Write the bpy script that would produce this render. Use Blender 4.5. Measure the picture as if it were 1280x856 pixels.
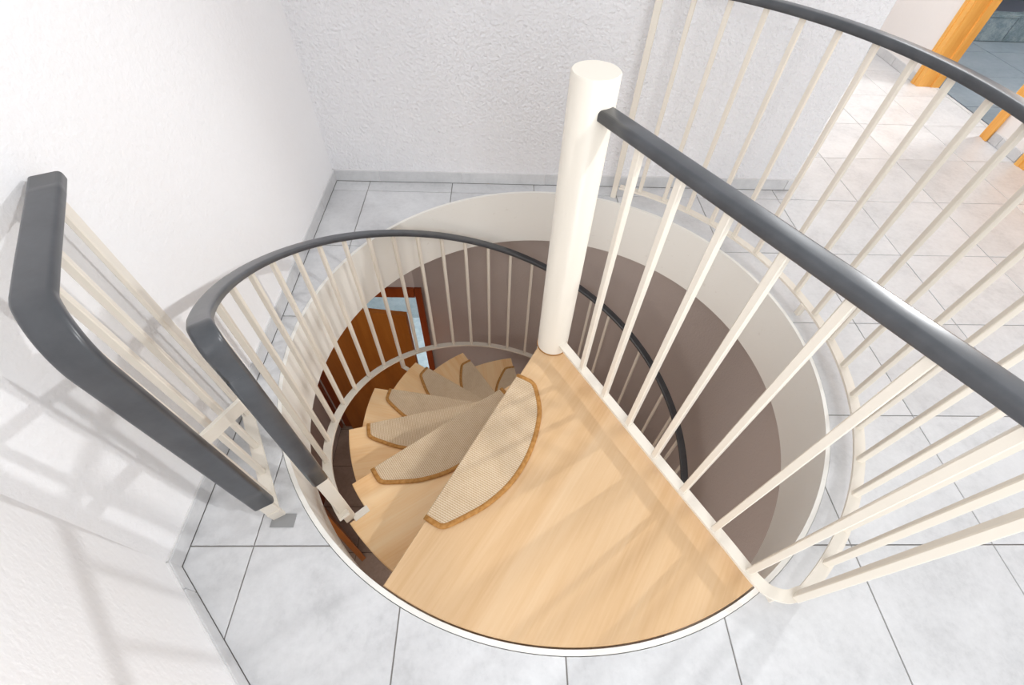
import bpy, bmesh, math, random
from mathutils import Vector, Matrix, Quaternion
random.seed(7)
for o in list(bpy.data.objects): bpy.data.objects.remove(o)
scene = bpy.context.scene
COL = scene.collection
PI = math.pi
R_ = math.radians

# ------------------------------------------------------------------ camera, world, lamps, exposure
yaw, pit, rol, F = 0.0485, 0.9044, 0.0494, 569.8255
CAM = Vector((-0.21849, -1.13974, 1.44828))
fw = Vector((math.sin(yaw)*math.cos(pit), math.cos(yaw)*math.cos(pit), -math.sin(pit)))
r0 = Vector((math.cos(yaw), -math.sin(yaw), 0)); u0 = r0.cross(fw)
rt = r0*math.cos(rol) + u0*math.sin(rol); up = -r0*math.sin(rol) + u0*math.cos(rol)
cd = bpy.data.cameras.new('camera'); cam = bpy.data.objects.new('camera', cd); COL.objects.link(cam)
cd.sensor_width = 36.0; cd.lens = F*36.0/1280.0; cd.clip_start = 0.02
m = Matrix((rt, up, -fw)).transposed().to_4x4(); m.translation = CAM
cam.matrix_world = m
scene.camera = cam

world = bpy.data.worlds.new('world'); scene.world = world; world.use_nodes = True
bg = world.node_tree.nodes['Background']
bg.inputs[0].default_value = (0.945, 0.972, 1.0, 1); bg.inputs[1].default_value = 0.74

def lamp(name, loc, power, size, col=(1, 1, 1)):
    l = bpy.data.lights.new(name, 'POINT'); l.energy = power; l.shadow_soft_size = size; l.color = col
    o = bpy.data.objects.new(name, l); COL.objects.link(o); o.location = loc
    return o
def spot(name, loc, aim, power, size, cone, blend, col=(1, 1, 1)):
    l = bpy.data.lights.new(name, 'SPOT'); l.energy = power; l.shadow_soft_size = size; l.color = col
    l.spot_size = math.radians(cone); l.spot_blend = blend
    o = bpy.data.objects.new(name, l); COL.objects.link(o); o.location = loc
    o.rotation_euler = (Vector(aim)-Vector(loc)).to_track_quat('-Z', 'Y').to_euler(); return o
spot('ceiling_spot_light', (1.67, -1.50, 2.55), (-1.15, -0.45, 0.75), 88, 0.035, 52, 0.6, (0.97, 0.985, 1.0))
spot('wall_spot_light', (2.90, 1.16, 2.05), (-0.95, -0.95, 0.35), 150, 0.05, 46, 0.7, (0.96, 0.985, 1.0))
lamp('hall_fill_light', (2.2, 2.0, 2.45), 50, 0.5, (0.95, 0.98, 1.0))  # added fill that lifts the dark right hall, no lamp known there
al = bpy.data.lights.new('back_wall_fill_light', 'AREA'); al.energy = 92; al.size = 2.6; al.color = (0.97, 0.985, 1.0)  # added soft fill behind the camera to brighten the back wall, not a fitting
ao = bpy.data.objects.new('back_wall_fill_light', al); COL.objects.link(ao); ao.location = (0.0, -4.6, 2.0)
ao.rotation_euler = (Vector((0.15, 1.1, 0.9))-Vector((0.0, -4.6, 2.0))).to_track_quat('-Z', 'Y').to_euler()
lamp('lower_hall_light', (-0.35, -1.85, -0.75), 30, 0.5, (1.0, 0.95, 0.90))
lamp('lower_bathroom_fill_light', (-1.3, 1.85, -0.55), 60, 0.15, (0.92, 0.97, 1.0))  # invented light so the tiled room behind the lower door isn't black
lamp('bathroom_fill_light', (4.3, 2.2, 2.4), 80, 0.15, (1.0, 0.98, 0.95))  # added fill for the bathroom, where the world light barely reaches

vs = scene.view_settings
vs.view_transform = 'Standard'; vs.look = 'None'; vs.gamma = 1.0; vs.exposure = 0.30
vs.use_curve_mapping = False

# ------------------------------------------------------------------ helpers
def srgb(*c):
    return tuple(((v/255)/12.92 if v/255 <= 0.04045 else ((v/255+0.055)/1.055)**2.4) for v in c) + (1,)

class NT:
    def __init__(s, name):
        s.m = bpy.data.materials.new(name); s.m.use_nodes = True
        s.t = s.m.node_tree; s.b = s.t.nodes['Principled BSDF']
    def n(s, typ, **kw):
        nd = s.t.nodes.new(typ)
        for k, v in kw.items(): setattr(nd, k, v)
        return nd
    def l(s, a, b): s.t.links.new(a, b)
    def coords(s, kind='Object', scale=(1, 1, 1)):
        tc = s.n('ShaderNodeTexCoord'); mp = s.n('ShaderNodeMapping'); mp.inputs['Scale'].default_value = scale
        s.l(tc.outputs[kind], mp.inputs['Vector']); return mp.outputs[0]
    def noise(s, vec, scale, detail=4, rough=0.5, dist=0.0):
        n = s.n('ShaderNodeTexNoise'); n.inputs['Scale'].default_value = scale; n.inputs['Detail'].default_value = detail
        n.inputs['Roughness'].default_value = rough; n.inputs['Distortion'].default_value = dist
        s.l(vec, n.inputs['Vector']); return n.outputs['Fac']
    def ramp(s, fac, stops):
        r = s.n('ShaderNodeValToRGB'); e = r.color_ramp.elements
        while len(e) < len(stops): e.new(0.5)
        for el, (p, c) in zip(e, stops): el.position = p; el.color = c
        s.l(fac, r.inputs[0]); return r.outputs[0]
    def bump(s, h, strength, dist):
        b = s.n('ShaderNodeBump'); b.inputs['Strength'].default_value = strength; b.inputs['Distance'].default_value = dist
        s.l(h, b.inputs['Height']); s.l(b.outputs[0], s.b.inputs['Normal']); return b
    def base(s, c):
        if isinstance(c, tuple): s.b.inputs['Base Color'].default_value = c
        else: s.l(c, s.b.inputs['Base Color'])
    def rough(s, v): s.b.inputs['Roughness'].default_value = v
    def spec(s, v): s.b.inputs['Specular IOR Level'].default_value = v

def plain(name, c, rough=0.5, spec=0.5):
    k = NT(name); k.base(c); k.rough(rough); k.spec(spec); return k.m

def plaster(name, c, scale, strength, dist=0.004):
    k = NT(name); k.base(c); k.rough(0.85); k.spec(0.2)
    v = k.coords('Object')
    k.bump(k.noise(v, scale, 3, 0.6), strength, dist); return k.m

def paint(name, c, c2, rough=0.35, amount=0.745):
    k = NT(name); v = k.coords('Object')
    k.base(k.ramp(k.noise(v, 34, 5, 0.65), [(0.0, c), (amount, c), (amount+0.025, c2)]))
    k.rough(rough); k.spec(0.4); k.bump(k.noise(v, 60, 2), 0.08, 0.002); return k.m

def wood(name, cols, rough=0.35, along=(1.2, 14, 14), scale=1.0):
    k = NT(name); tc = k.n('ShaderNodeTexCoord'); mp = k.n('ShaderNodeMapping')
    mp.inputs['Scale'].default_value = along
    oi = k.n('ShaderNodeObjectInfo'); ad = k.n('ShaderNodeVectorMath', operation='ADD'); ml = k.n('ShaderNodeVectorMath', operation='SCALE')
    ml.inputs[0].default_value = (3.1, 7.7, 5.3); k.l(oi.outputs['Random'], ml.inputs['Scale'])
    k.l(tc.outputs['Object'], ad.inputs[0]); k.l(ml.outputs[0], ad.inputs[1]); k.l(ad.outputs[0], mp.inputs['Vector'])
    big = k.noise(mp.outputs[0], scale*0.55, 4, 0.55, 1.2)
    mp2 = k.n('ShaderNodeMapping'); mp2.inputs['Scale'].default_value = (along[0]*5, along[1]*9, along[2]*9); k.l(ad.outputs[0], mp2.inputs['Vector'])
    fine = k.noise(mp2.outputs[0], scale, 3, 0.6)
    mx = k.n('ShaderNodeMix', data_type='FLOAT'); mx.inputs[0].default_value = 0.3; k.l(big, mx.inputs[2]); k.l(fine, mx.inputs[3])
    k.base(k.ramp(mx.outputs[0], [(0.30, cols[0]), (0.5, cols[1]), (0.70, cols[2])]))
    k.rough(rough); k.spec(0.4); k.bump(fine, 0.05, 0.001); return k.m

def stone(name, c0, c1, c2, scale=5.0, rough=0.35, spread=0.06):
    k = NT(name); tc = k.n('ShaderNodeTexCoord'); oi = k.n('ShaderNodeObjectInfo')
    ml = k.n('ShaderNodeVectorMath', operation='SCALE'); ml.inputs[0].default_value = (9.1, 4.7, 6.3); k.l(oi.outputs['Random'], ml.inputs['Scale'])
    ad = k.n('ShaderNodeVectorMath', operation='ADD'); k.l(tc.outputs['Object'], ad.inputs[0]); k.l(ml.outputs[0], ad.inputs[1])
    a = k.noise(ad.outputs[0], scale, 6, 0.62, 0.4); b = k.noise(ad.outputs[0], scale*9, 4, 0.7)
    mx = k.n('ShaderNodeMix', data_type='FLOAT'); mx.inputs[0].default_value = 0.38; k.l(a, mx.inputs[2]); k.l(b, mx.inputs[3])
    col = k.ramp(mx.outputs[0], [(0.33, c0), (0.47, c1), (0.62, c2)])
    hs = k.n('ShaderNodeHueSaturation'); mr = k.n('ShaderNodeMapRange'); mr.inputs['To Min'].default_value = 1-spread; mr.inputs['To Max'].default_value = 1+spread*0.4
    k.l(oi.outputs['Random'], mr.inputs['Value']); k.l(mr.outputs[0], hs.inputs['Value']); k.l(col, hs.inputs['Color'])
    k.base(hs.outputs[0]); k.rough(rough); k.spec(0.4); k.bump(b, 0.06, 0.002); return k.m

M = {}
M['wall_smooth'] = plaster('white_plaster_smooth', srgb(243, 242, 243), 60, 0.45, 0.006)
M['wall_grain'] = plaster('white_plaster_grain', srgb(243, 242, 244), 72, 1.0, 0.013)
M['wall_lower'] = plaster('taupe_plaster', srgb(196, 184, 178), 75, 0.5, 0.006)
M['wall_beige'] = plaster('warm_white_plaster', srgb(238, 233, 230), 60, 0.25)
M['ceiling_lower'] = plain('lower_ceiling_paint', srgb(225, 222, 218), 0.9)
M['white_metal'] = paint('cream_white_metal', srgb(234, 226, 213), srgb(205, 188, 168))
M['ring_metal'] = paint('ring_metal', srgb(245, 242, 235), srgb(238, 234, 226), 0.3, 0.66)
M['rail'] = plain('dark_grey_handrail_pvc', srgb(72, 74, 78), 0.34, 0.6)
k = NT('dark_grey_handrail_pvc_worn'); v = k.coords('Object')
k.base(k.ramp(k.noise(v, 18, 5, 0.6), [(0.35, srgb(66, 68, 72)), (0.7, srgb(78, 80, 84))])); k.rough(0.30); k.spec(0.65); M['rail'] = k.m
M['beech'] = wood('beech_wood', [srgb(208, 168, 122), srgb(219, 183, 140), srgb(226, 194, 155)])
M['beech_dark'] = wood('beech_tread_wood', [srgb(234, 182, 124), srgb(244, 203, 152), srgb(248, 216, 172)])
M['casing'] = wood('orange_oak_casing', [srgb(222, 152, 66), srgb(237, 174, 88), srgb(244, 190, 108)], 0.4, (14, 14, 1.0))
M['brown_door'] = wood('brown_door_wood', [srgb(156, 90, 30), srgb(176, 104, 38), srgb(190, 118, 48)], 0.35, (12, 12, 0.8))
M['brown_frame'] = wood('red_brown_frame_wood', [srgb(122, 50, 14), srgb(138, 60, 20), srgb(150, 70, 26)], 0.35, (12, 12, 0.8))
M['tile'] = stone('pale_grey_floor_tile', srgb(203, 203, 204), srgb(217, 217, 218), srgb(226, 226, 227))
M['skirt'] = stone('grey_skirting_tile', srgb(196, 196, 198), srgb(208, 208, 209), srgb(218, 218, 219), 4.0)
M['grout'] = plain('grey_grout', srgb(150, 146, 142), 0.9, 0.1)
M['skirt_grout'] = plain('white_skirting_joint', srgb(228, 226, 226), 0.9, 0.1)
M['bath_tile'] = stone('blue_grey_bath_tile', srgb(128, 140, 150), srgb(142, 154, 163), srgb(156, 166, 174), 3.0, 0.3)
M['bath_marble'] = stone('teal_grey_marble_tile', srgb(96, 112, 118), srgb(122, 138, 144), srgb(158, 170, 176), 9.0, 0.25)
M['bath_dark'] = plain('dark_slate_top', srgb(84, 88, 98), 0.35)
M['bath_grout'] = plain('dark_bath_grout', srgb(95, 100, 106), 0.9, 0.1)
M['lower_bath_tile'] = stone('pale_blue_wall_tile', srgb(168, 184, 192), srgb(184, 198, 204), srgb(200, 211, 215), 14.0, 0.4)
M['lower_floor'] = stone('brown_lower_floor_tile', srgb(150, 130, 116), srgb(164, 144, 130), srgb(178, 156, 142), 5.0, 0.4)
M['lower_grout'] = plain('dark_lower_grout', srgb(110, 94, 84), 0.9, 0.1)
M['steel'] = plain('dull_steel_plate', srgb(150, 150, 150), 0.5)
M['concrete'] = plain('slab_concrete', srgb(190, 187, 183), 0.9)

# woven sisal: rows run across the mat (local y), knots along each row
k = NT('woven_sisal'); v = k.coords('Object')
sp = k.n('ShaderNodeSeparateXYZ'); k.l(v, sp.inputs[0])
def wav(inp, freq, shift=None):
    mu = k.n('ShaderNodeMath', operation='MULTIPLY'); mu.inputs[1].default_value = freq; k.l(inp, mu.inputs[0])
    last = mu.outputs[0]
    if shift is not None:
        a = k.n('ShaderNodeMath', operation='ADD'); k.l(last, a.inputs[0]); k.l(shift, a.inputs[1]); last = a.outputs[0]
    s_ = k.n('ShaderNodeMath', operation='SINE'); k.l(last, s_.inputs[0]); return s_.outputs[0]
rows = wav(sp.outputs[0], 2*PI/0.0068)
fl = k.n('ShaderNodeMath', operation='MULTIPLY'); fl.inputs[1].default_value = 1/0.0068; k.l(sp.outputs[0], fl.inputs[0])
fr = k.n('ShaderNodeMath', operation='FLOOR'); k.l(fl.outputs[0], fr.inputs[0])
sh = k.n('ShaderNodeMath', operation='MULTIPLY'); sh.inputs[1].default_value = PI; k.l(fr.outputs[0], sh.inputs[0])
knots = wav(sp.outputs[1], 2*PI/0.0090, sh.outputs[0])
ad = k.n('ShaderNodeMath', operation='ADD'); k.l(rows, ad.inputs[0])
kh = k.n('ShaderNodeMath', operation='MULTIPLY'); kh.inputs[1].default_value = 0.35; k.l(knots, kh.inputs[0]); k.l(kh.outputs[0], ad.inputs[1])
mr = k.n('ShaderNodeMapRange'); mr.inputs['From Min'].default_value = -1.35; mr.inputs['From Max'].default_value = 1.35; k.l(ad.outputs[0], mr.inputs['Value'])
nz = k.noise(v, 30, 3, 0.6)
mx = k.n('ShaderNodeMix', data_type='FLOAT'); mx.inputs[0].default_value = 0.3; k.l(mr.outputs[0], mx.inputs[2]); k.l(nz, mx.inputs[3])
k.base(k.ramp(mx.outputs[0], [(0.15, srgb(186, 156, 122)), (0.5, srgb(209, 184, 153)), (0.85, srgb(226, 208, 182))]))
k.rough(0.95); k.spec(0.1); k.bump(mr.outputs[0], 0.6, 0.002); M['sisal'] = k.m
k = NT('mat_binding'); v = k.coords('Object')
k.base(k.ramp(k.noise(v, 90, 3), [(0.3, srgb(166, 116, 62)), (0.7, srgb(192, 142, 84))])); k.rough(0.9); k.spec(0.1)
k.bump(k.noise(v, 300, 2), 0.4, 0.002); M['binding'] = k.m

class MB:
    def __init__(s): s.v = []; s.f = []; s.sm = []
    def add(s, vs_, fs, smooth=False):
        b = len(s.v); s.v += [tuple(p) for p in vs_]; s.f += [tuple(i+b for i in f) for f in fs]; s.sm += [smooth]*len(fs); return s
    def box(s, x0, x1, y0, y1, z0, z1, mat=None):
        p = [Vector((x, y, z)) for z in (z0, z1) for y in (y0, y1) for x in (x0, x1)]
        if mat is not None: p = [mat @ q for q in p]
        return s.add(p, [(0, 2, 3, 1), (4, 5, 7, 6), (0, 1, 5, 4), (2, 6, 7, 3), (0, 4, 6, 2), (1, 3, 7, 5)])
    def prism(s, poly, z0, z1, bev=0.0):
        n = len(poly)
        a = sum(poly[i][0]*poly[(i+1) % n][1]-poly[(i+1) % n][0]*poly[i][1] for i in range(n))
        if a < 0: poly = poly[::-1]
        if bev <= 0:
            vs_ = [(x, y, z0) for x, y in poly] + [(x, y, z1) for x, y in poly]
            fs = [tuple(range(n-1, -1, -1)), tuple(range(n, 2*n))] + [(i, (i+1) % n, n+(i+1) % n, n+i) for i in range(n)]
            return s.add(vs_, fs)
        ins = inset(poly, bev)
        vs_ = [(x, y, z0) for x, y in poly] + [(x, y, z1-bev) for x, y in poly] + [(x, y, z1) for x, y in ins]
        fs = [tuple(range(n-1, -1, -1)), tuple(range(2*n, 3*n))]
        for k_ in (0, 1): fs += [(k_*n+i, k_*n+(i+1) % n, (k_+1)*n+(i+1) % n, (k_+1)*n+i) for i in range(n)]
        return s.add(vs_, fs)
    def build(s, name, m_, parent=None, loc=None, rotz=None):
        me = bpy.data.meshes.new(name); me.from_pydata(s.v, [], s.f)
        me.polygons.foreach_set('use_smooth', s.sm); me.materials.append(m_); me.update()
        o = bpy.data.objects.new(name, me); COL.objects.link(o)
        if parent: o.parent = parent
        if loc is not None: o.location = loc
        if rotz is not None: o.rotation_euler = (0, 0, rotz)
        return o

def inset(poly, d):
    n = len(poly); out = []
    for i in range(n):
        p0, p1, p2 = Vector(poly[i-1]), Vector(poly[i]), Vector(poly[(i+1) % n])
        a = (p1-p0); b = (p2-p1)
        if a.length < 1e-7 or b.length < 1e-7: out.append(tuple(p1)); continue
        a.normalize(); b.normalize()
        na = Vector((-a.y, a.x)); nb = Vector((-b.y, b.x)); mm = na+nb
        if mm.length < 1e-4: out.append(tuple(p1)); continue
        mm.normalize(); out.append(tuple(p1 + mm*min(d/max(0.4, mm.dot(na)), 3*d)))
    return out

def tag(o, label=None, cat=None, group=None, kind=None):
    if label: o['label'] = label
    if cat: o['category'] = cat
    if group: o['group'] = group
    if kind: o['kind'] = kind
    return o
def empty(name, loc=(0, 0, 0), rotz=0):
    o = bpy.data.objects.new(name, None); COL.objects.link(o); o.location = loc; o.rotation_euler = (0, 0, rotz)
    o.empty_display_size = 0.1
    return o
def copy_child(o, parent):
    c = o.copy(); COL.objects.link(c); c.parent = parent
    for ch in list(o.children): copy_child(ch, c)
    return c

def cyl(a, r, z=0.0):
    t = R_(a); return Vector((r*math.cos(t), r*math.sin(t), z))

def sweep(path, profile, upv, closed_profile=True, caps=True, smooth=True, name=None):
    """profile: list of (side, up) offsets; upv: list of up vectors per path point"""
    n = len(path); k_ = len(profile); vs_ = []
    for i in range(n):
        t = (path[min(i+1, n-1)]-path[max(i-1, 0)]).normalized()
        u = upv[i]; u = (u - t*u.dot(t)).normalized(); sd = t.cross(u)
        for a, b in profile: vs_.append(path[i] + sd*a + u*b)
    fs = []
    for i in range(n-1):
        for j in range(k_):
            fs.append((i*k_+j, i*k_+(j+1) % k_, (i+1)*k_+(j+1) % k_, (i+1)*k_+j))
    mb = MB(); mb.add(vs_, fs, smooth)
    if caps:
        mb.add(vs_[:k_], [tuple(range(k_-1, -1, -1))]); mb.add(vs_[-k_:], [tuple(range(k_))])
    # orient check is left to recalc
    return mb
def recalc(o):
    bm = bmesh.new(); bm.from_mesh(o.data); bmesh.ops.remove_doubles(bm, verts=bm.verts, dist=1e-6)
    bmesh.ops.recalc_face_normals(bm, faces=bm.faces); bm.to_mesh(o.data); bm.free(); return o

def rail_profile(w=0.046, h=0.02, r=0.008, seg=4):
    """flat underside, broadly rounded top edges; top at 0"""
    pts = []
    for cx_, a0 in ((w/2-r, 0), (-w/2+r, 90)):
        for i in range(seg+1):
            a = R_(a0+90*i/seg); pts.append((cx_+r*math.cos(a), -r+r*math.sin(a)))
    r2 = 0.004
    for cx_, a0 in ((-w/2+r2, 180), (w/2-r2, 270)):
        for i in range(3):
            a = R_(a0+45*i); pts.append((cx_+r2*math.cos(a), -h+r2+r2*math.sin(a)))
    return pts
RP = rail_profile()
def rect(w, h): return [(-w/2, -h), (w/2, -h), (w/2, 0), (-w/2, 0)]

def fillet(pts, rad, seg=8):
    """round the inner corners of a 3D polyline; rad may be a list"""
    out = [pts[0]]
    for i in range(1, len(pts)-1):
        p0, p1, p2 = pts[i-1], pts[i], pts[i+1]
        a = (p0-p1).normalized(); b = (p2-p1).normalized(); ang = a.angle(b)
        rr = rad[i-1] if isinstance(rad, (list, tuple)) else rad
        d = rr/math.tan(ang/2)
        s_ = p1+a*d; e_ = p1+b*d; c = p1+(a+b).normalized()*(rr/math.sin(ang/2))
        va = s_-c; vb = e_-c
        for j in range(seg+1):
            t = j/seg; w_ = va.angle(vb)
            out.append(c + (va*math.sin((1-t)*w_)+vb*math.sin(t*w_))/math.sin(w_))
    out.append(pts[-1]); return out

def bar(p0, p1, wx, wy, ang, name, m_, parent):
    """upright square bar between two points, turned by ang about z"""
    mb = MB(); c, s_ = math.cos(ang), math.sin(ang); b = 0.0022
    prof = [(wx/2, wy/2-b), (wx/2-b, wy/2), (-wx/2+b, wy/2), (-wx/2, wy/2-b), (-wx/2, -wy/2+b), (-wx/2+b, -wy/2), (wx/2-b, -wy/2), (wx/2, -wy/2+b)]
    q = [(x*c-y*s_, x*s_+y*c) for x, y in prof]
    vs_ = [Vector((x, y, 0))+p0 for x, y in q] + [Vector((x, y, 0))+p1 for x, y in q]
    fs = [(i, (i+1) % 8, 8+(i+1) % 8, 8+i) for i in range(8)] + [tuple(range(7, -1, -1)), tuple(range(8, 16))]
    return mb.add(vs_, fs).build(name, m_, parent)

# ------------------------------------------------------------------ setting: upper floor
T = 0.45; GX, GY = -2.0709*T, -1.722*T
XL, YB, XC, XR = -1.1235, 1.1225, 1.413, 2.995
RH = 1.0515                              # tile edge around the opening
ZT, ZS = 0.0, -0.325
YN, YF = -2.6, 3.60
DA = Vector((XL, -0.834)); DD = Vector((0.7199, -0.6941)).normalized()       # angled wall: start, direction
DE = DA + DD*1.15

def clip(poly, n, c):
    """keep n.p >= c"""
    out = []
    for i in range(len(poly)):
        a, b = Vector(poly[i]), Vector(poly[(i+1) % len(poly)])
        da, db = a.dot(n)-c, b.dot(n)-c
        if da >= 0: out.append(tuple(a))
        if da*db < 0: out.append(tuple(a+(b-a)*(da/(da-db))))
    return out
dn = Vector((-DD.y, DD.x))
if dn.dot(Vector((0, 0))-DA) < 0: dn = -dn
def disc_cut(poly, rad):
    """convex polygon minus a disc at the origin -> list of polygons"""
    n = len(poly)
    a = sum(poly[i][0]*poly[(i+1) % n][1]-poly[(i+1) % n][0]*poly[i][1] for i in range(n))
    if a < 0: poly = poly[::-1]
    # points with crossings inserted
    ev = []
    for i in range(n):
        p, q = Vector(poly[i]), Vector(poly[(i+1) % n]); ev.append((p, None)); d = q-p
        A = d.dot(d); B = 2*p.dot(d); C = p.dot(p)-rad*rad; D = B*B-4*A*C
        if D > 0 and A > 1e-12:
            for t in sorted([(-B-math.sqrt(D))/(2*A), (-B+math.sqrt(D))/(2*A)]):
                if 1e-6 < t < 1-1e-6: ev.append((p+d*t, 'in' if 2*A*t+B < 0 else 'out'))
    crossings = [i for i, e in enumerate(ev) if e[1]]
    if not crossings:
        return [] if all(Vector(p).length < rad for p in poly) else [poly]
    outs = []
    starts = [i for i in crossings if ev[i][1] == 'out']
    # each piece: from an 'out' crossing along the boundary to the next 'in' crossing, then back along the arc
    used = set()
    for s0 in starts:
        if s0 in used: continue
        piece = []; cur = s0
        while True:
            used.add(cur); i = cur; piece.append(ev[i][0])
            while True:
                i = (i+1) % len(ev); piece.append(ev[i][0])
                if ev[i][1] == 'in': break
            # arc: walk clockwise/ccw inside the polygon to the matching 'out'
            a_in = math.atan2(ev[i][0].y, ev[i][0].x)
            best = None
            for j in starts:
                da = (a_in - math.atan2(ev[j][0].y, ev[j][0].x)) % (2*PI)
                if best is None or da < best[0]: best = (da, j)
            da, j = best; ns = max(2, int(da/R_(2.0)))
            for q in range(1, ns): piece.append(Vector((math.cos(a_in-da*q/ns), math.sin(a_in-da*q/ns)))*rad)
            if j == s0: break
            cur = j
        outs.append([tuple(p) for p in piece])
    return outs

# structural slab (grout bed) with the round hole
def slab(name, m_, z0, z1, rad, parent=None, label=None):
    outer = [(XL-0.15, -3.0), (XR+0.17, -3.0), (XR+0.17, YF+0.2), (XL-0.15, YF+0.2)]
    N = 192; ring = [(rad*math.cos(2*PI*i/N), rad*math.sin(2*PI*i/N)) for i in range(N)]
    bm = bmesh.new()
    def loop(pts, z): return [bm.verts.new((x, y, z)) for x, y in pts]
    for z in (z0, z1):
        o_, i_ = loop(outer, z), loop(ring, z)
        ed = [bm.edges.new((o_[k_], o_[(k_+1) % 4])) for k_ in range(4)] + [bm.edges.new((i_[k_], i_[(k_+1) % N])) for k_ in range(N)]
        bmesh.ops.triangle_fill(bm, edges=ed, use_beauty=True)
        if z == z0: lo = (o_, i_)
        else:
            for A, B in ((lo[0], o_), (lo[1], i_)):
                for k_ in range(len(A)): bm.faces.new((A[k_], A[(k_+1) % len(A)], B[(k_+1) % len(B)], B[k_]))
    bmesh.ops.recalc_face_normals(bm, faces=bm.faces)
    me = bpy.data.meshes.new(name); bm.to_mesh(me); bm.free(); me.materials.append(m_)
    o = bpy.data.objects.new(name, me); COL.objects.link(o)
    if parent: o.parent = parent
    return o
floor = slab('floor', M['grout'], -0.28, -0.004, RH)
tag(floor, 'upper floor of pale grey square tiles around the round stair opening', kind='structure')
ceil_l = slab('ceiling', M['ceiling_lower'], ZS+0.005, -0.281, RH)
tag(ceil_l, 'plain ceiling of the lower hall around the stair opening', kind='structure')

J = 0.0020
full_mesh = None
for i in range(-1, 10):
    for j in range(-4, 10):
        x0, x1, y0, y1 = GX+i*T+J-0.0, GX+(i+1)*T-J, GY+j*T+J, GY+(j+1)*T-J
        if i == 0: pass
        base = [(x0, y0), (x1, y0), (x1, y1), (x0, y1)]
        polys = [base]
        if i == 9: pass
        q = clip(base, Vector((1, 0)), XL+0.010)
        q = clip(q, Vector((-1, 0)), -(XR+0.155)) if q else q
        q = clip(q, Vector((0, -1)), -YF) if q else q
        q = clip(q, dn, dn.dot(DA)+0.010) if q else q
        if not q: continue
        # wall corner block: nothing where x < XC and y > YB
        parts = []
        if y1 > YB-0.01 and x0 < XC:
            a = clip(q, Vector((0, -1)), -(YB-0.010)); b = clip(clip(q, Vector((0, 1)), YB-0.010), Vector((1, 0)), XC+0.01) if max(p[1] for p in q) > YB else []
            if x1 > XC+0.01 and x0 < XC:
                # keep one L-shaped tile as two touching halves merged visually: left strip and right column
                a = clip(clip(q, Vector((0, -1)), -(YB-0.010)), Vector((-1, 0)), -(XC+0.01)); c_ = clip(q, Vector((1, 0)), XC+0.01)
                parts = [p for p in (a, c_) if p]
            else: parts = [a] if a else []
        else: parts = [q]
        shapes = []
        for p in parts:
            if len(p) < 3: continue
            if min(Vector(v_).length for v_ in p) < RH+0.4: shapes += disc_cut(p, RH)
            else: shapes.append(p)
        shapes = [s_ for s_ in shapes if len(s_) >= 3]
        # row offset tile right of x = XR only under the door opening
        is_full = len(shapes) == 1 and len(shapes[0]) == 4 and shapes[0] == base and x1 < XR
        dz = random.uniform(-0.0004, 0.0004)
        if is_full:
            if full_mesh is None:
                w_ = T/2-J
                o = MB().prism([(-w_, -w_), (w_, -w_), (w_, w_), (-w_, w_)], -0.0045, 0.0, 0.0012).build('tile', M['tile'], floor)
                full_mesh = o.data
            else:
                o = bpy.data.objects.new('tile', full_mesh); COL.objects.link(o); o.parent = floor
            o.location = ((x0+x1)/2, (y0+y1)/2, dz)
        else:
            for s_ in shapes:
                cx_ = sum(p[0] for p in s_)/len(s_); cy_ = sum(p[1] for p in s_)/len(s_)
                area = abs(sum(s_[k_][0]*s_[(k_+1) % len(s_)][1]-s_[(k_+1) % len(s_)][0]*s_[k_][1] for k_ in range(len(s_))))/2
                if area < 0.0006: continue
                o = MB().prism([(p[0]-cx_, p[1]-cy_) for p in s_], -0.0045, 0.0, 0.0010).build('tile', M['tile'], floor)
                o.location = (cx_, cy_, dz)

WH = 2.6
def wallbox(name, x0, x1, y0, y1, z0, z1, m_, label):
    o = MB().box(x0, x1, y0, y1, z0, z1).build(name, m_); return tag(o, label, kind='structure')
wallbox('wall_left', XL-0.12, XL, DA.y-0.0, YB+0.12, -0.28, WH, M['wall_smooth'], 'white plaster wall left of the stair opening')
# the convex end of the left wall runs on as an angled wall
mb = MB(); nb = -dn*0.12
pa, pb = DA, DE
mb.prism([tuple(pa), tuple(pb), tuple(pb+nb), tuple(pa+nb)], -0.28, WH)
tag(mb.build('wall_angled', M['wall_smooth']), 'white plaster wall turning off at an angle at the lower left', kind='structure')
wallbox('wall_back', XL, XC, YB, YB+0.12, -0.28, WH, M['wall_grain'], 'white grained plaster wall behind the stair opening')
wallbox('wall_back_return', XC-0.12, XC, YB+0.12, YF, -0.28, WH, M['wall_beige'], 'return of the back wall running away behind its corner')
wallbox('wall_far', XC-0.12, XR+0.12, YF, YF+0.12, -0.28, WH, M['wall_beige'], 'far wall at the end of the upper hall')
wr = empty('wall_right'); tag(wr, 'right wall of the upper hall with wooden door openings', kind='structure')
D1 = (1.785, 2.565); D2 = (0.62, 1.395)
TW = 0.165
for (a, b, z0) in ((-2.6, D2[0], -0.28), (D2[1], D1[0], -0.28), (D1[1], YF, -0.28), (D2[0], D2[1], 2.0), (D1[0], D1[1], 2.0)):
    MB().box(XR, XR+TW, a, b, z0, WH).build('wall_panel', M['wall_beige'], wr)

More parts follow.
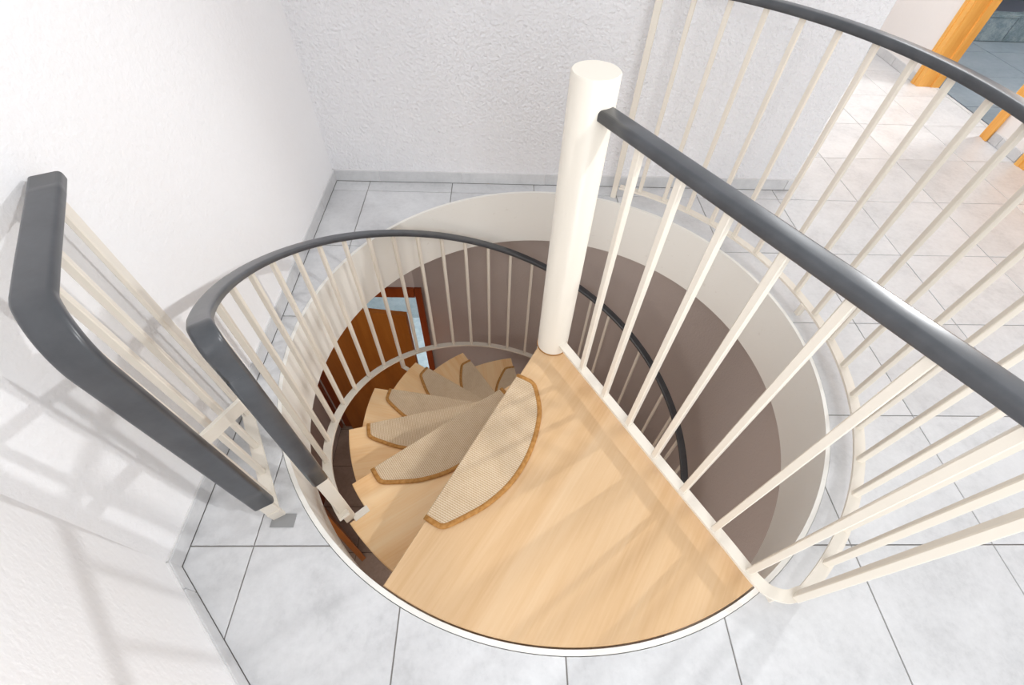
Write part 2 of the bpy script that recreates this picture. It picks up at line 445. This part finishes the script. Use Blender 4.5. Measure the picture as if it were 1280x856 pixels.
# skirting tiles
def skirting(name, p0, p1, nrm, cuts, label, h=0.062, th=0.009):
    root = empty(name); tag(root, label, kind='structure')
    d = (p1-p0); L = d.length; d = d/L
    xs = [0]+[c for c in cuts if 0 < c < L]+[L]
    for a, b in zip(xs[:-1], xs[1:]):
        g = 0.0022
        q0 = p0+d*(a+g); q1 = p0+d*(b-g)
        MB().prism([tuple(q0), tuple(q1), tuple(q1+nrm*th), tuple(q0+nrm*th)], 0.002, h, 0.0015).build('tile', M['skirt'], root)
    q0, q1 = p0, p1
    MB().prism([tuple(q0), tuple(q1), tuple(q1+nrm*(th-0.004)), tuple(q0+nrm*(th-0.004))], 0.0, h+0.003).build('joint', M['skirt_grout'], root)
    return root
V2 = lambda x, y: Vector((x, y))
def cutlist(first, step, L):
    out = []; c = first
    while c < L: out.append(c); c += step
    return out
skirting('baseboard_left', V2(XL, DA.y), V2(XL, YB), V2(1, 0), cutlist(0.33, 0.45, 3), 'grey tile skirting along the left wall')
skirting('baseboard_angled', DA.copy(), DE.copy(), dn, cutlist(0.098, 0.45, 3), 'grey tile skirting along the angled wall')
skirting('baseboard_back', V2(XL, YB), V2(XC, YB), V2(0, -1), cutlist(0.245, 0.452, 3), 'grey tile skirting along the back wall')
skirting('baseboard_return', V2(XC, YB), V2(XC, YF), V2(1, 0), cutlist(0.2, 0.45, 3), 'grey tile skirting on the return of the back wall')
br = skirting('baseboard_right', V2(XR, D1[1]+0.075), V2(XR, YF), V2(-1, 0), cutlist(0.3, 0.45, 3), 'grey tile skirting along the right wall beyond the bathroom door')
skirting('baseboard_right_middle', V2(XR, D2[1]+0.075), V2(XR, D1[0]-0.055), V2(-1, 0), cutlist(0.18, 0.45, 3), 'grey tile skirting between the two wooden door frames')
skirting('baseboard_right_near', V2(XR, -2.5), V2(XR, D2[0]-0.075), V2(-1, 0), cutlist(0.3, 0.45, 4), 'grey tile skirting along the right wall near the viewer')

# door frames on the right wall
def frame(name, y0, y1, label, leaf=False):
    root = empty(name, (XR, (y0+y1)/2, 0)); tag(root, label, kind='structure')
    def b(nm, x0, x1, ya, yb, z0, z1):
        o = MB().box(x0, x1, ya, yb, z0, z1).build(nm, M['casing'], root); o.matrix_parent_inverse = Matrix.Translation((-XR, -(y0+y1)/2, 0)); return o
    for s_, y in ((1, y1), (-1, y0)):
        ya, yb = sorted((y-0.012*s_, y+0.050*s_)); b('casing', XR-0.016, XR+0.002, ya, yb, 0, 2.06)
        ya, yb = sorted((y+0.028*s_, y+0.058*s_)); b('casing_moulding', XR-0.024, XR-0.0155, ya, yb, 0, 2.065)
        ya, yb = sorted((y-0.016*s_, y+0.004*s_)); b('lining', XR-0.002, XR+TW+0.002, ya, yb, 0, 2.01)
        ya, yb = sorted((y-0.028*s_, y-0.0155*s_)); b('door_stop', XR+TW*0.55, XR+TW-0.01, ya, yb, 0, 2.0)
    b('head_casing', XR-0.016, XR+0.002, y0-0.058, y1+0.058, 2.0, 2.06)
    b('head_lining', XR, XR+TW, y0, y1, 1.985, 2.0)
    if leaf:
        o = MB().box(XR+0.03, XR+0.07, y0+0.018, y1-0.018, 0.006, 1.985).build('door_leaf', M['casing'], root); o.matrix_parent_inverse = Matrix.Translation((-XR, -(y0+y1)/2, 0))
        o2 = MB().box(XR-0.03, XR+0.03, y0+0.07, y0+0.09, 1.02, 1.04).box(XR-0.03, XR-0.018, y0+0.07, y0+0.19, 1.02, 1.04).build('door_handle', M['steel'], o)
    return root
frame('door_1', D1[0], D1[1], 'open doorway with orange oak frame to the grey bathroom')
frame('door_2', D2[0], D2[1], 'orange oak door frame at the right picture edge', True)

# ---- bathroom behind door_1
BX0, BX1, BY0, BY1 = XR+TW, 6.0, 0.2, 3.57
bf = MB().box(BX0-0.005, BX1, BY0, BY1+0.9, -0.28, -0.004).build('floor_bathroom', M['bath_grout'])
tag(bf, 'blue grey tiled floor of the bathroom behind the open door', kind='structure')
bt = 0.60
x = BX0-bt+0.06-0.10
xs = [BX0-0.001] + [BX0+0.305+bt*k_ for k_ in range(0, 5)]
y = BY1; ys = [BY1-0.02-bt*k_ for k_ in range(0, 7)][::-1]
ys = [1.15, 1.69, 2.23, 2.77, 3.31, BY1]
for a, b in zip(xs[:-1], xs[1:]):
    for c, d in zip(ys[:-1], ys[1:]):
        MB().prism([(a+0.003, c+0.003), (b-0.003, c+0.003), (b-0.003, d-0.003), (a+0.003, d-0.003)], -0.0045, 0.0, 0.001).build('tile', M['bath_tile'], bf)
tub = empty('bath_surround', (4.6, BY1, 0)); tag(tub, 'low bath surround faced with grey marbled tiles in the bathroom', 'bath')
inv = Matrix.Translation((-4.6, -BY1, 0))
o = MB().box(BX0+0.02, BX1-0.02, BY1+0.008, BY1+0.745, 0.0, 0.185).build('plinth', M['bath_grout'], tub); o.matrix_parent_inverse = inv
w_ = 0.32
for q in range(9):
    a = BX0+0.02+q*w_-0.1
    a2, b2 = max(a+0.003, BX0+0.022), min(a+w_-0.003, BX1-0.022)
    if b2-a2 < 0.03: continue
    o = MB().box(a2, b2, BY1, BY1+0.008, 0.003, 0.183).build('tile', M['bath_marble'], tub); o.matrix_parent_inverse = inv
o = MB().box(BX0+0.02, BX1-0.02, BY1-0.004, BY1+0.10, 0.185, 0.203).build('rim', M['bath_marble'], tub); o.matrix_parent_inverse = inv
o = MB().box(BX0+0.02, BX1-0.02, BY1+0.10, BY1+0.745, 0.185, 0.199).build('top', M['bath_dark'], tub); o.matrix_parent_inverse = inv
wallbox('wall_bathroom_back', BX0, BX1, BY1+0.75, BY1+0.87, -0.02, WH, M['bath_dark'], 'dark tiled wall behind the bath surround')
wallbox('wall_bathroom_right', BX1, BX1+0.1, BY0, BY1+0.87, -0.02, WH, M['bath_tile'], 'grey tiled side wall of the bathroom')
wallbox('wall_bathroom_near', BX0, BX1, BY0-0.1, BY0, -0.02, WH, M['bath_tile'], 'grey tiled near wall of the bathroom')
wallbox('ceiling_bathroom', BX0, BX1+0.1, BY0-0.1, BY1+0.87, WH, WH+0.1, M['wall_smooth'], 'white ceiling of the bathroom')

# ------------------------------------------------------------------ ring lining of the opening
N = 192
def ringmesh(r0_, r1_, z0, z1):
    mb_ = MB(); vs_ = []
    for i in range(N):
        c, s_ = math.cos(2*PI*i/N), math.sin(2*PI*i/N)
        vs_ += [(r0_*c, r0_*s_, z0), (r0_*c, r0_*s_, z1), (r1_*c, r1_*s_, z1), (r1_*c, r1_*s_, z0)]
    fs = []
    for i in range(N):
        a, b = 4*i, 4*((i+1) % N)
        fs += [(a+1, a, b, b+1), (a+2, a+1, b+1, b+2), (a+3, a+2, b+2, b+3), (a, a+3, b+3, b)]
    mb_.add(vs_, fs, True); return mb_
ringo = ringmesh(1.036, 1.050, ZS, 0.0015).build('trim_1', M['ring_metal'])
tag(ringo, 'cream painted metal band lining the round stair opening', kind='structure')
md = ringo.modifiers.new('split', 'EDGE_SPLIT'); md.split_angle = R_(40)

# ------------------------------------------------------------------ lower storey
ZL = -2.9
LX, LY, LRX = -1.85, 1.155, 1.155
fl_l = MB().box(LX-0.1, 2.2, -2.6, LY+1.6, ZL-0.1, ZL-0.004).build('floor_lower', M['lower_grout'])
tag(fl_l, 'brown tiled floor of the lower hall far below', kind='structure')
lt = 0.40; jj = 0.003
for i in range(0, 8):
    for j in range(-5, 4):
        x0, x1, y0, y1 = LX+i*lt, LX+(i+1)*lt, -0.10+j*lt, -0.10+(j+1)*lt
        y1 = min(y1, LY); x1 = min(x1, LRX)
        if x1-x0 < 0.02 or y1-y0 < 0.02: continue
        MB().prism([(x0+jj, y0+jj), (x1-jj, y0+jj), (x1-jj, y1-jj), (x0+jj, y1-jj)], ZL-0.0045, ZL, 0.001).build('tile', M['lower_floor'], fl_l)
wallbox('wall_lower_left', LX-0.1, LX, -2.6, LY+0.1, ZL, ZS+0.004, M['wall_lower'], 'taupe plaster wall on the left of the lower hall')
OPX0, OPX1, OPZ = -1.72, -0.812, ZL+1.96
wl = empty('wall_lower_back'); tag(wl, 'taupe plaster wall curving round behind the spiral stair below', kind='structure')
MB().box(LX, OPX0, LY, LY+0.1, ZL, ZS+0.004).build('wall_panel', M['wall_lower'], wl)
MB().box(OPX0, OPX1, LY, LY+0.1, OPZ, ZS+0.004).build('wall_panel', M['wall_lower'], wl)
# right of the door: straight, rounded corner, straight towards the viewer
cr = 0.75; pl = [(OPX1, LY)]
for q in range(0, 25):
    a = R_(90-90*q/24); pl.append((LRX-cr+cr*math.cos(a), LY-cr+cr*math.sin(a)))
pl.append((LRX, -2.6))
po = [(x+0.1*(1 if i_ > 12 else 0), y+(0.1 if i_ <= 12 else 0)) for i_, (x, y) in enumerate(pl)]
mb = MB(); n_ = len(pl)
vs_ = [(x, y, ZL) for x, y in pl]+[(x, y, ZS+0.004) for x, y in pl]+[(x, y, ZL) for x, y in po]+[(x, y, ZS+0.004) for x, y in po]
fs = []
for i in range(n_-1):
    fs += [(i, i+1, n_+i+1, n_+i), (2*n_+i+1, 2*n_+i, 3*n_+i, 3*n_+i+1)]
fs += [(0, n_, 3*n_, 2*n_), (n_-1, 2*n_-1, 4*n_-1, 3*n_-1)]
mb.add(vs_, fs, True); o = mb.build('wall_panel', M['wall_lower'], wl); recalc(o)
wallbox('wall_lower_front', LX-0.1, LRX+0.1, -2.7, -2.6, ZL, ZS+0.004, M['wall_lower'], 'taupe plaster wall of the lower hall below the viewer')

# door on the lower back wall: frame, leaf standing a little open, pale tiled room behind
d3 = empty('door_3', (OPX0, LY, ZL)); tag(d3, 'brown wooden door standing ajar in the lower hall', kind='structure')
inv3 = Matrix.Translation((-OPX0, -LY, -ZL))
def b3(nm, m_, *a, par=d3):
    o = MB().box(*a).build(nm, m_, par)
    if par is d3: o.matrix_parent_inverse = inv3
    return o
b3('casing', M['brown_frame'], OPX1-0.003, OPX1+0.045, LY-0.018, LY+0.004, ZL, OPZ+0.085)
b3('casing', M['brown_frame'], OPX0-0.085, OPX0+0.005, LY-0.018, LY+0.004, ZL, OPZ+0.085)
b3('head_casing', M['brown_frame'], OPX0-0.003, OPX1-0.007, LY-0.017, LY+0.004, OPZ-0.004, OPZ+0.084)
b3('lining', M['brown_frame'], OPX1-0.004, OPX1+0.002, LY, LY+0.1, ZL, OPZ)
b3('lining', M['brown_frame'], OPX0-0.002, OPX0+0.018, LY, LY+0.1, ZL, OPZ)
leafL = 0.845
lf = MB().box(0, leafL, -0.04, 0, 0.008, 1.915).build('door_leaf', M['brown_door'], d3)
lf.location = (0.01, -0.022, 0.0); lf.rotation_euler = (0, 0, R_(-6.5))
hd = MB().box(leafL-0.07, leafL-0.055, -0.10, -0.04, 1.02, 1.04).box(leafL-0.19, leafL-0.055, -0.11, -0.095, 1.02, 1.04).build('door_handle', M['steel'], lf)
# tiled room behind
wallbox('wall_lower_bath_back', LX-0.1, 0.2, LY+1.5, LY+1.6, ZL, ZS+0.004, M['lower_bath_tile'], 'pale blue tiled wall of the room behind the lower door')
wallbox('wall_lower_bath_left', LX-0.1, LX, LY+0.1, LY+1.5, ZL, ZS+0.004, M['lower_bath_tile'], 'pale blue tiled side wall behind the lower door')
wallbox('wall_lower_bath_right', 0.2, 0.3, LY+0.1, LY+1.6, ZL, ZS+0.004, M['lower_bath_tile'], 'pale blue tiled wall at the far side of the lower room')
lb = MB().box(LX, 0.2, LY+0.001, LY+1.5, ZL-0.003, ZL+0.002).build('floor_lower_bath', M['lower_bath_tile']); tag(lb, 'pale blue tiled floor of the room behind the lower door', kind='structure')

# second brown leaf standing open from the left lower wall
d4 = empty('door_4', (LX, 0.30, ZL)); tag(d4, 'dark brown door leaf standing open from the left lower wall', kind='structure')
pv = V2(-1.37, -0.16)-V2(LX, 0.30)
lf4 = MB().box(0.01, pv.length, -0.02, 0.02, 0.006, 1.96).build('door_leaf', M['brown_door'], d4)
lf4.rotation_euler = (0, 0, math.atan2(pv.y, pv.x))
for s_ in (0, 1):
    o = MB().box(LX-0.004, LX+0.016, 0.315+s_*0.80-(0.0), 0.385+s_*0.80, ZL, ZL+2.03).build('casing', M['brown_frame'], d4); o.matrix_parent_inverse = Matrix.Translation((-LX, -0.30, -ZL))

# ------------------------------------------------------------------ spiral staircase
HS, DAng, A0 = 0.2230, 23.19, 236.8
SL = HS/DAng
stair = empty('spiral_staircase', (0, 0, ZL)); tag(stair, 'spiral staircase with beech treads round a cream steel column', 'staircase')
invS = Matrix.Translation((0, 0, -ZL))
def part(o): o.matrix_parent_inverse = invS; return o
# column
PX, PY, PR = 0.0, -0.005, 0.0595
mb = MB(); NP = 40; vs_ = []
prof = [(PR, ZL), (PR, 1.0155), (PR-0.003, 1.0185), (0.0, 1.0185)]
for (r_, z_) in prof[:3]:
    for i in range(NP): vs_.append((PX+r_*math.cos(2*PI*i/NP), PY+r_*math.sin(2*PI*i/NP), z_))
fs = [(k_*NP+i, k_*NP+(i+1) % NP, (k_+1)*NP+(i+1) % NP, (k_+1)*NP+i) for k_ in range(2) for i in range(NP)]
mb.add(vs_, fs, True); mb.add(vs_[2*NP:], [tuple(range(NP))])
column = part(mb.build('column', M['white_metal'], stair))
mb = MB(); vs_ = []
for (r_, z_) in ((PR+0.0005, 0.0005), (PR+0.0035, 0.0005), (PR+0.0025, 0.004), (PR+0.0005, 0.004)):
    for i in range(NP): vs_.append((PX+r_*math.cos(2*PI*i/NP), PY+r_*math.sin(2*PI*i/NP), z_))
mb.add(vs_, [(k_*NP+i, k_*NP+(i+1) % NP, (k_+1)*NP+(i+1) % NP, (k_+1)*NP+i) for k_ in range(3) for i in range(NP)], True)
part(mb.build('collar', M['binding'], stair))

# landing
def on_line(th, off, s_):  # point on the line with direction th and cross-offset off
    e = Vector((math.cos(R_(th)), math.sin(R_(th)))); n = Vector((-e.y, e.x)); return e*s_ + n*off
RL = 1.031; TH0, OFF0 = 240.94, -0.041
TH1 = -59.85; RAILW = 0.034
pts = []
pL = on_line(TH0, OFF0, math.sqrt(RL**2-OFF0**2)); aL = math.degrees(math.atan2(pL.y, pL.x)) % 360
pR = on_line(TH1, 0.022, math.sqrt(RL**2-0.022**2)); aR = math.degrees(math.atan2(pR.y, pR.x)) % 360
# TH1 line: wood lies on the clockwise side (towards the viewer)
pts.append(tuple(on_line(TH0, OFF0, 0.035)))
pts.append(tuple(pL))
nn = 40
for i in range(1, nn): pts.append(tuple(cyl(aL+(aR-aL)*i/nn, RL).xy))
pts.append(tuple(pR)); pts.append(tuple(on_line(TH1, 0.022, 0.045)))
land = part(MB().prism(pts, -0.042, 0.0, 0.0025).build('landing', M['beech'], stair))
# grain of the landing runs along its nosing: turn the mesh into a frame whose x axis is the nosing
def reframe(o, th):
    me = o.data; rm = Matrix.Rotation(-R_(th), 4, 'Z'); me.transform(rm); o.rotation_euler = (0, 0, R_(th)); return o
land.matrix_parent_inverse = invS
me_off = Matrix.Translation((0, 0, 0)); reframe(land, 236.0)

# treads: local frame with the nosing corner at angle 0, z = 0 at the tread surface
RT = 0.908
def tread_poly(r_out, notch=None):
    th, off = 3.16, -0.05
    p0 = on_line(th, off, 0.03); p1 = on_line(th, off, math.sqrt(RT**2-off**2))
    a_end = DAng+2.5
    ps = [tuple(p0), tuple(p1)]
    n2 = 14; a_s = math.degrees(math.atan2(p1.y, p1.x))
    if notch is None:
        for i in range(1, n2+1): ps.append(tuple(cyl(a_s+(a_end-a_s)*i/n2, r_out).xy))
    else:
        for i in range(1, 6): ps.append(tuple(cyl(a_s+(notch-a_s)*i/5, RT).xy))
        for i in range(0, n2+1): ps.append(tuple(cyl(notch+(a_end-notch)*i/n2, r_out).xy))
    ps.append(tuple(cyl(a_end+3, 0.055).xy))
    return ps
tread_mesh = None; treads = {}
for kx in range(1, 13):
    phi = A0-DAng*kx
    if kx == 1:
        t = MB().prism(tread_poly(0.977, 7.6), -0.042, 0, 0.0025).build('tread', M['beech_dark'], stair)
    elif tread_mesh is None:
        t = MB().prism(tread_poly(RT), -0.042, 0, 0.0025).build('tread', M['beech_dark'], stair); tread_mesh = t.data
    else:
        t = bpy.data.objects.new('tread', tread_mesh); COL.objects.link(t); t.parent = stair
    part(t); t.location = (0, 0, -HS*kx); t.rotation_euler = (0, 0, R_(phi)); treads[kx] = t
# steel plates that carry the balustrade on every third tread
for kx in (1, 4, 7, 10):
    off = 7.4 if kx == 1 else 3.0
    m4 = Matrix.Rotation(R_(off), 4, 'Z')
    mb = MB()
    if kx == 1: mb.box(0.900, 0.957, -0.013, 0.013, -0.012, 0.003, m4)
    else: mb.box(0.86, 0.98, -0.012, 0.012, -0.05, -0.043, m4); mb.box(0.968, 0.982, -0.012, 0.012, -0.05, 0.03, m4)
    mb.build('bracket', M['white_metal'], treads[kx])

# ---- stair mats
def mat_outline():
    ctrl = [(0.214, 0.050), (0.228, 0.076), (0.290, 0.124), (0.350, 0.152), (0.435, 0.173), (0.520, 0.180), (0.605, 0.171), (0.690, 0.142), (0.755, 0.104), (0.806, 0.068), (0.818, 0.050)]
    out = []
    for i in range(len(ctrl)-1):
        p0 = Vector(ctrl[max(i-1, 0)]); p1 = Vector(ctrl[i]); p2 = Vector(ctrl[i+1]); p3 = Vector(ctrl[min(i+2, len(ctrl)-1)])
        for t in (0, .25, .5, .75):
            out.append(0.5*((2*p1)+(p2-p0)*t+(2*p0-5*p1+4*p2-p3)*t*t+(3*p1-p0-3*p2+p3)*t**3))
    out.append(Vector(ctrl[-1]))
    return [V2(0.2145, -0.006), V2(0.2135, 0.022)]+out+[V2(0.8185, 0.022), V2(0.8175, -0.006)]
MO = mat_outline()
mat_labels = ['big half-round beige sisal mat on the top landing',
 'half-round sisal mat on the first tread below the landing',
 'half-round sisal mat on the second tread below the landing',
 'half-round sisal mat on the third tread below the landing',
 'half-round sisal mat on the fourth tread below the landing',
 'half-round sisal mat on the fifth tread below the landing',
 'lowest visible sisal mat, partly hidden by the landing beside the column']
mat0 = None
for kx in range(0, 7):
    th = TH0 if kx == 0 else A0-DAng*kx+3.16
    off = OFF0 if kx == 0 else -0.05
    e = Vector((math.cos(R_(th)), math.sin(R_(th)))); n = Vector((-e.y, e.x))
    base = n*off
    root = empty('stair_mat', (base.x, base.y, -HS*kx+0.0005), R_(th))
    tag(root, mat_labels[kx], 'stair mat', 'sisal mats on the stair treads')
    if mat0 is None:
        # weave: top sheet plus a front flap folded over the nosing
        p = [tuple(q) for q in MO]
        mb = MB().prism(p, 0.0, 0.0065, 0.002)
        mb.box(0.2145, 0.8175, -0.0065, -0.0005, -0.045, 0.0045)
        mb.build('weave', M['sisal'], root)
        path = [Vector((q.x, q.y, 0.009)) for q in MO]
        prof = [(0.009*math.cos(2*PI*i/10), -0.0045+0.0045*math.sin(2*PI*i/10)) for i in range(10)]
        mb = sweep(path, prof, [Vector((0, 0, 1))]*len(path)); o = mb.build('binding', M['binding'], root); recalc(o)
        mat0 = root
    else:
        for ch in list(mat0.children): copy_child(ch, root)

# ------------------------------------------------------------------ railings
def sz(a): return -(A0-a)*SL
sr = empty('stair_railing', cyl(221, 0.963, -HS)); tag(sr, 'inner spiral balustrade with dark handrail winding down the stair', 'railing')
invR = Matrix.Translation(-cyl(221, 0.963, -HS))
def pr(o, inv_=invR): o.matrix_parent_inverse = inv_; return o
RS = 0.975; AEND = -48
# handrail: sleeve down the post, bend, spiral
pts = [cyl(221, 0.968, 0.13), cyl(221, 0.968, 0.842)]
path = [pts[0]]+[cyl(221, 0.968, 0.13+0.66*i/6) for i in range(1, 6)]
corner = cyl(221, 0.970, sz(221)+0.985); nxt = cyl(213, RS, sz(213)+0.98)
fl_ = fillet([path[-1], corner, nxt], 0.045, 10)
path += fl_[:-1]
upv = []
tang = Vector((-math.sin(R_(221)), math.cos(R_(221)), 0))    # direction of growing angle: outwards from the flight
a = 213
while a >= AEND: path.append(cyl(a, RS, sz(a)+0.98)); a -= 3
for i, p in enumerate(path):
    t = (path[min(i+1, len(path)-1)]-path[max(i-1, 0)]).normalized()
    rad = Vector((p.x, p.y, 0)).normalized()
    u = t.cross(rad)
    if u.z < -0.2 or (abs(u.z) <= 0.2 and u.dot(tang) < 0): u = -u
    upv.append(u)
o = sweep(path, RP, upv).build('handrail', M['rail'], sr); pr(recalc(o))
# bottom band
path = []; a = 222.0
while a >= AEND: path.append(cyl(a, RS, sz(a)+0.028)); a -= 2.5
o = sweep(path, rect(0.036, 0.010), [Vector((0, 0, 1))]*len(path), smooth=False).build('bottom_band', M['white_metal'], sr); pr(recalc(o))
# end post in the sleeve
ang = R_(221)
tg_ = tang*-0.011
pr(bar(cyl(221, 0.965, -HS-0.008)+tg_, cyl(221, 0.968, 0.74)+tg_, 0.038, 0.012, ang, 'post', M['white_metal'], sr))
a = 203.2+8.02
while a > AEND+2:
    pr(bar(cyl(a, RS, sz(a)+0.024), cyl(a, RS, sz(a)+0.966), 0.017, 0.017, R_(a+SL*0), 'baluster', M['white_metal'], sr)); a -= 8.02

# guard railing round the opening, continuing along the landing to the column
gr = empty('guard_railing', (0.6, -0.92, 0.0)); tag(gr, 'long guard railing round the opening with dark handrail from the column', 'railing')
invG = Matrix.Translation((-0.6, 0.92, 0.0))
pg = lambda o: pr(o, invG)
RG = 1.112; AG0, AG1 = -54.0, 66.5
d0 = Vector((math.cos(R_(TH1)), math.sin(R_(TH1)), 0))
def guard_path(z, s0, a_end):
    straight = [d0*s0, d0*0.45, d0*0.85, d0*0.965]
    bend = [Vector((0.4965, -0.858, 0)), Vector((0.515, -0.887, 0)), Vector((0.541, -0.911, 0)), Vector((0.583, -0.923, 0)), Vector((0.622, -0.914, 0))]
    p = straight+bend
    # smooth bend by Catmull-Rom
    allp = p+[cyl(-54.5, RG), cyl(-51, RG)]
    out = [d0*s0, d0*0.2, d0*0.45, d0*0.7, d0*0.9]
    q = [d0*0.93]+bend+[cyl(-54.6, RG), cyl(-50, RG)]
    for i in range(0, len(q)-2):
        p0 = q[max(i-1, 0)]; p1 = q[i]; p2 = q[i+1]; p3 = q[min(i+2, len(q)-1)]
        for t in (0, .25, .5, .75):
            out.append(0.5*((2*p1)+(p2-p0)*t+(2*p0-5*p1+4*p2-p3)*t*t+(3*p1-p0-3*p2+p3)*t**3))
    a_ = -54.6
    while a_ < a_end: out.append(cyl(a_, RG)); a_ += 2.0
    out.append(cyl(a_end, RG))
    return [Vector((v_.x, v_.y, z)) for v_ in out]
hp = guard_path(0.955, 0.052, 67.5)
o = sweep(hp, rail_profile(0.050, 0.027, 0.011), [Vector((0, 0, 1))]*len(hp)).build('handrail', M['rail'], gr); pg(recalc(o))
bp = guard_path(0.060, 0.055, AG1+1)
o = sweep(bp, rect(0.034, 0.010), [Vector((0, 0, 1))]*len(bp), smooth=False).build('bottom_band', M['white_metal'], gr); pg(recalc(o))
zb, zt = 0.059, 0.940
for q in range(7):
    s_ = 0.192 + q*0.1335
    p = d0*s_
    pg(bar(Vector((p.x, p.y, zb)), Vector((p.x, p.y, zt)), 0.019, 0.019, R_(TH1), 'baluster', M['white_metal'], gr))
for q in range(0, 17):
    a = -49.0+q*6.93
    p = cyl(a, RG)
    pg(bar(Vector((p.x, p.y, zb)), Vector((p.x, p.y, zt)), 0.019, 0.019, R_(a), 'baluster', M['white_metal'], gr))
p = cyl(-56.4, RG-0.004)
pg(bar(Vector((p.x, p.y, zb)), Vector((p.x, p.y, zt)), 0.020, 0.034, R_(-56.4), 'post', M['white_metal'], gr))
p = cyl(68.6, RG-0.018)
pg(bar(Vector((p.x, p.y, 0.0)), Vector((p.x, p.y, zt)), 0.022, 0.028, R_(68), 'post', M['white_metal'], gr))
for a in (9.2,):
    p = cyl(a, RG-0.014); pg(bar(Vector((p.x, p.y, 0.0)), Vector((p.x, p.y, 0.056)), 0.022, 0.022, R_(a), 'foot', M['white_metal'], gr))
p = Vector((0.563, -0.917, 0))
pg(bar(p, p+Vector((0, 0, 0.055)), 0.02, 0.02, 0.3, 'foot', M['white_metal'], gr))

# short side railing by the left wall
P0 = Vector((-0.878, -0.698, 0)); P1 = Vector((-1.0755, -0.350, 0))
dv = (P1-P0).normalized(); LB = (P1-P0).length; angB = math.atan2(dv.y, dv.x)
sd = empty('side_railing', P0); tag(sd, 'short side railing between the left wall and the stair opening', 'railing')
invB = Matrix.Translation(-P0)
pb_ = lambda o: pr(o, invB)
path = [P0+Vector((0, 0, 0.125+0.66*i/6)) for i in range(0, 6)]
ob = Vector((-dv.y, dv.x, 0))
if ob.dot(Vector((-1, -1, 0))) < 0: ob = -ob
def bulge(s_): return ob*(0.017*min(1.0, max(0.0, s_)/0.10)-0.008*min(1.0, max(0.0, s_-0.15)/0.27))
nx = P0+dv*0.19+Vector((0, 0, 0.936))
path = path[:5]+fillet([path[4], P0+Vector((0, 0, 0.936)), nx], 0.11, 14)[:-1]
for s_ in (0.19, 0.23, 0.28, 0.34, 0.40, LB+0.060): path.append(P0+dv*s_+Vector((0, 0, 0.936)))
path = [p+(bulge((p-P0).dot(dv)) if (p-P0).dot(dv) > 0 else Vector((0, 0, 0)))-dv*0.044*p.z/0.93 for p in path]
upv = []
for i, p in enumerate(path):
    t = (path[min(i+1, len(path)-1)]-path[max(i-1, 0)]).normalized()
    sidev = Vector((-dv.y, dv.x, 0)); u = t.cross(sidev)
    if u.z < -0.1 or (abs(u.z) <= 0.1 and u.dot(dv) > 0): u = -u
    upv.append(u)
o = sweep(path, rail_profile(0.056, 0.022), upv).build('handrail', M['rail'], sd); pb_(recalc(o))
pb_(bar(P0+dv*0.011, P0-dv*0.019+Vector((0, 0, 0.70)), 0.012, 0.038, angB, 'post', M['white_metal'], sd))
pb_(bar(P1, P1-dv*0.026+bulge(LB)+Vector((0, 0, 0.920)), 0.048, 0.012, angB, 'post', M['white_metal'], sd))
for s_ in (0.062, 0.147, 0.246):
    p = P0+dv*s_
    pb_(bar(p+Vector((0, 0, 0.052)), p-dv*0.026+bulge(s_)+Vector((0, 0, 0.918 if s_ > 0.1 else 0.845)), 0.017, 0.017, angB, 'baluster', M['white_metal'], sd))
path = [P0+Vector((0, 0, 0.056))+dv*0.0, P1+Vector((0, 0, 0.056))]
o = sweep(path, rect(0.036, 0.010), [Vector((0, 0, 1))]*2, smooth=False).build('bottom_band', M['white_metal'], sd); pb_(recalc(o))
q0 = P0+dv*0.02+Vector((0, 0, 0.50)); q1 = cyl(211.2, RS-0.0, 0.455)
o = sweep([q0, q1], rect(0.010, 0.040), [Vector((0, 0, 1))]*2, smooth=False).build('brace', M['white_metal'], sd); pb_(recalc(o))
o = MB().box(-0.035, 0.035, -0.02, 0.02, 0.0, 0.003).build('base_plate', M['steel'], sd); o['label'] = 'dull grey steel foot plate'
o.location = (0.012, -0.004, 0.0005)
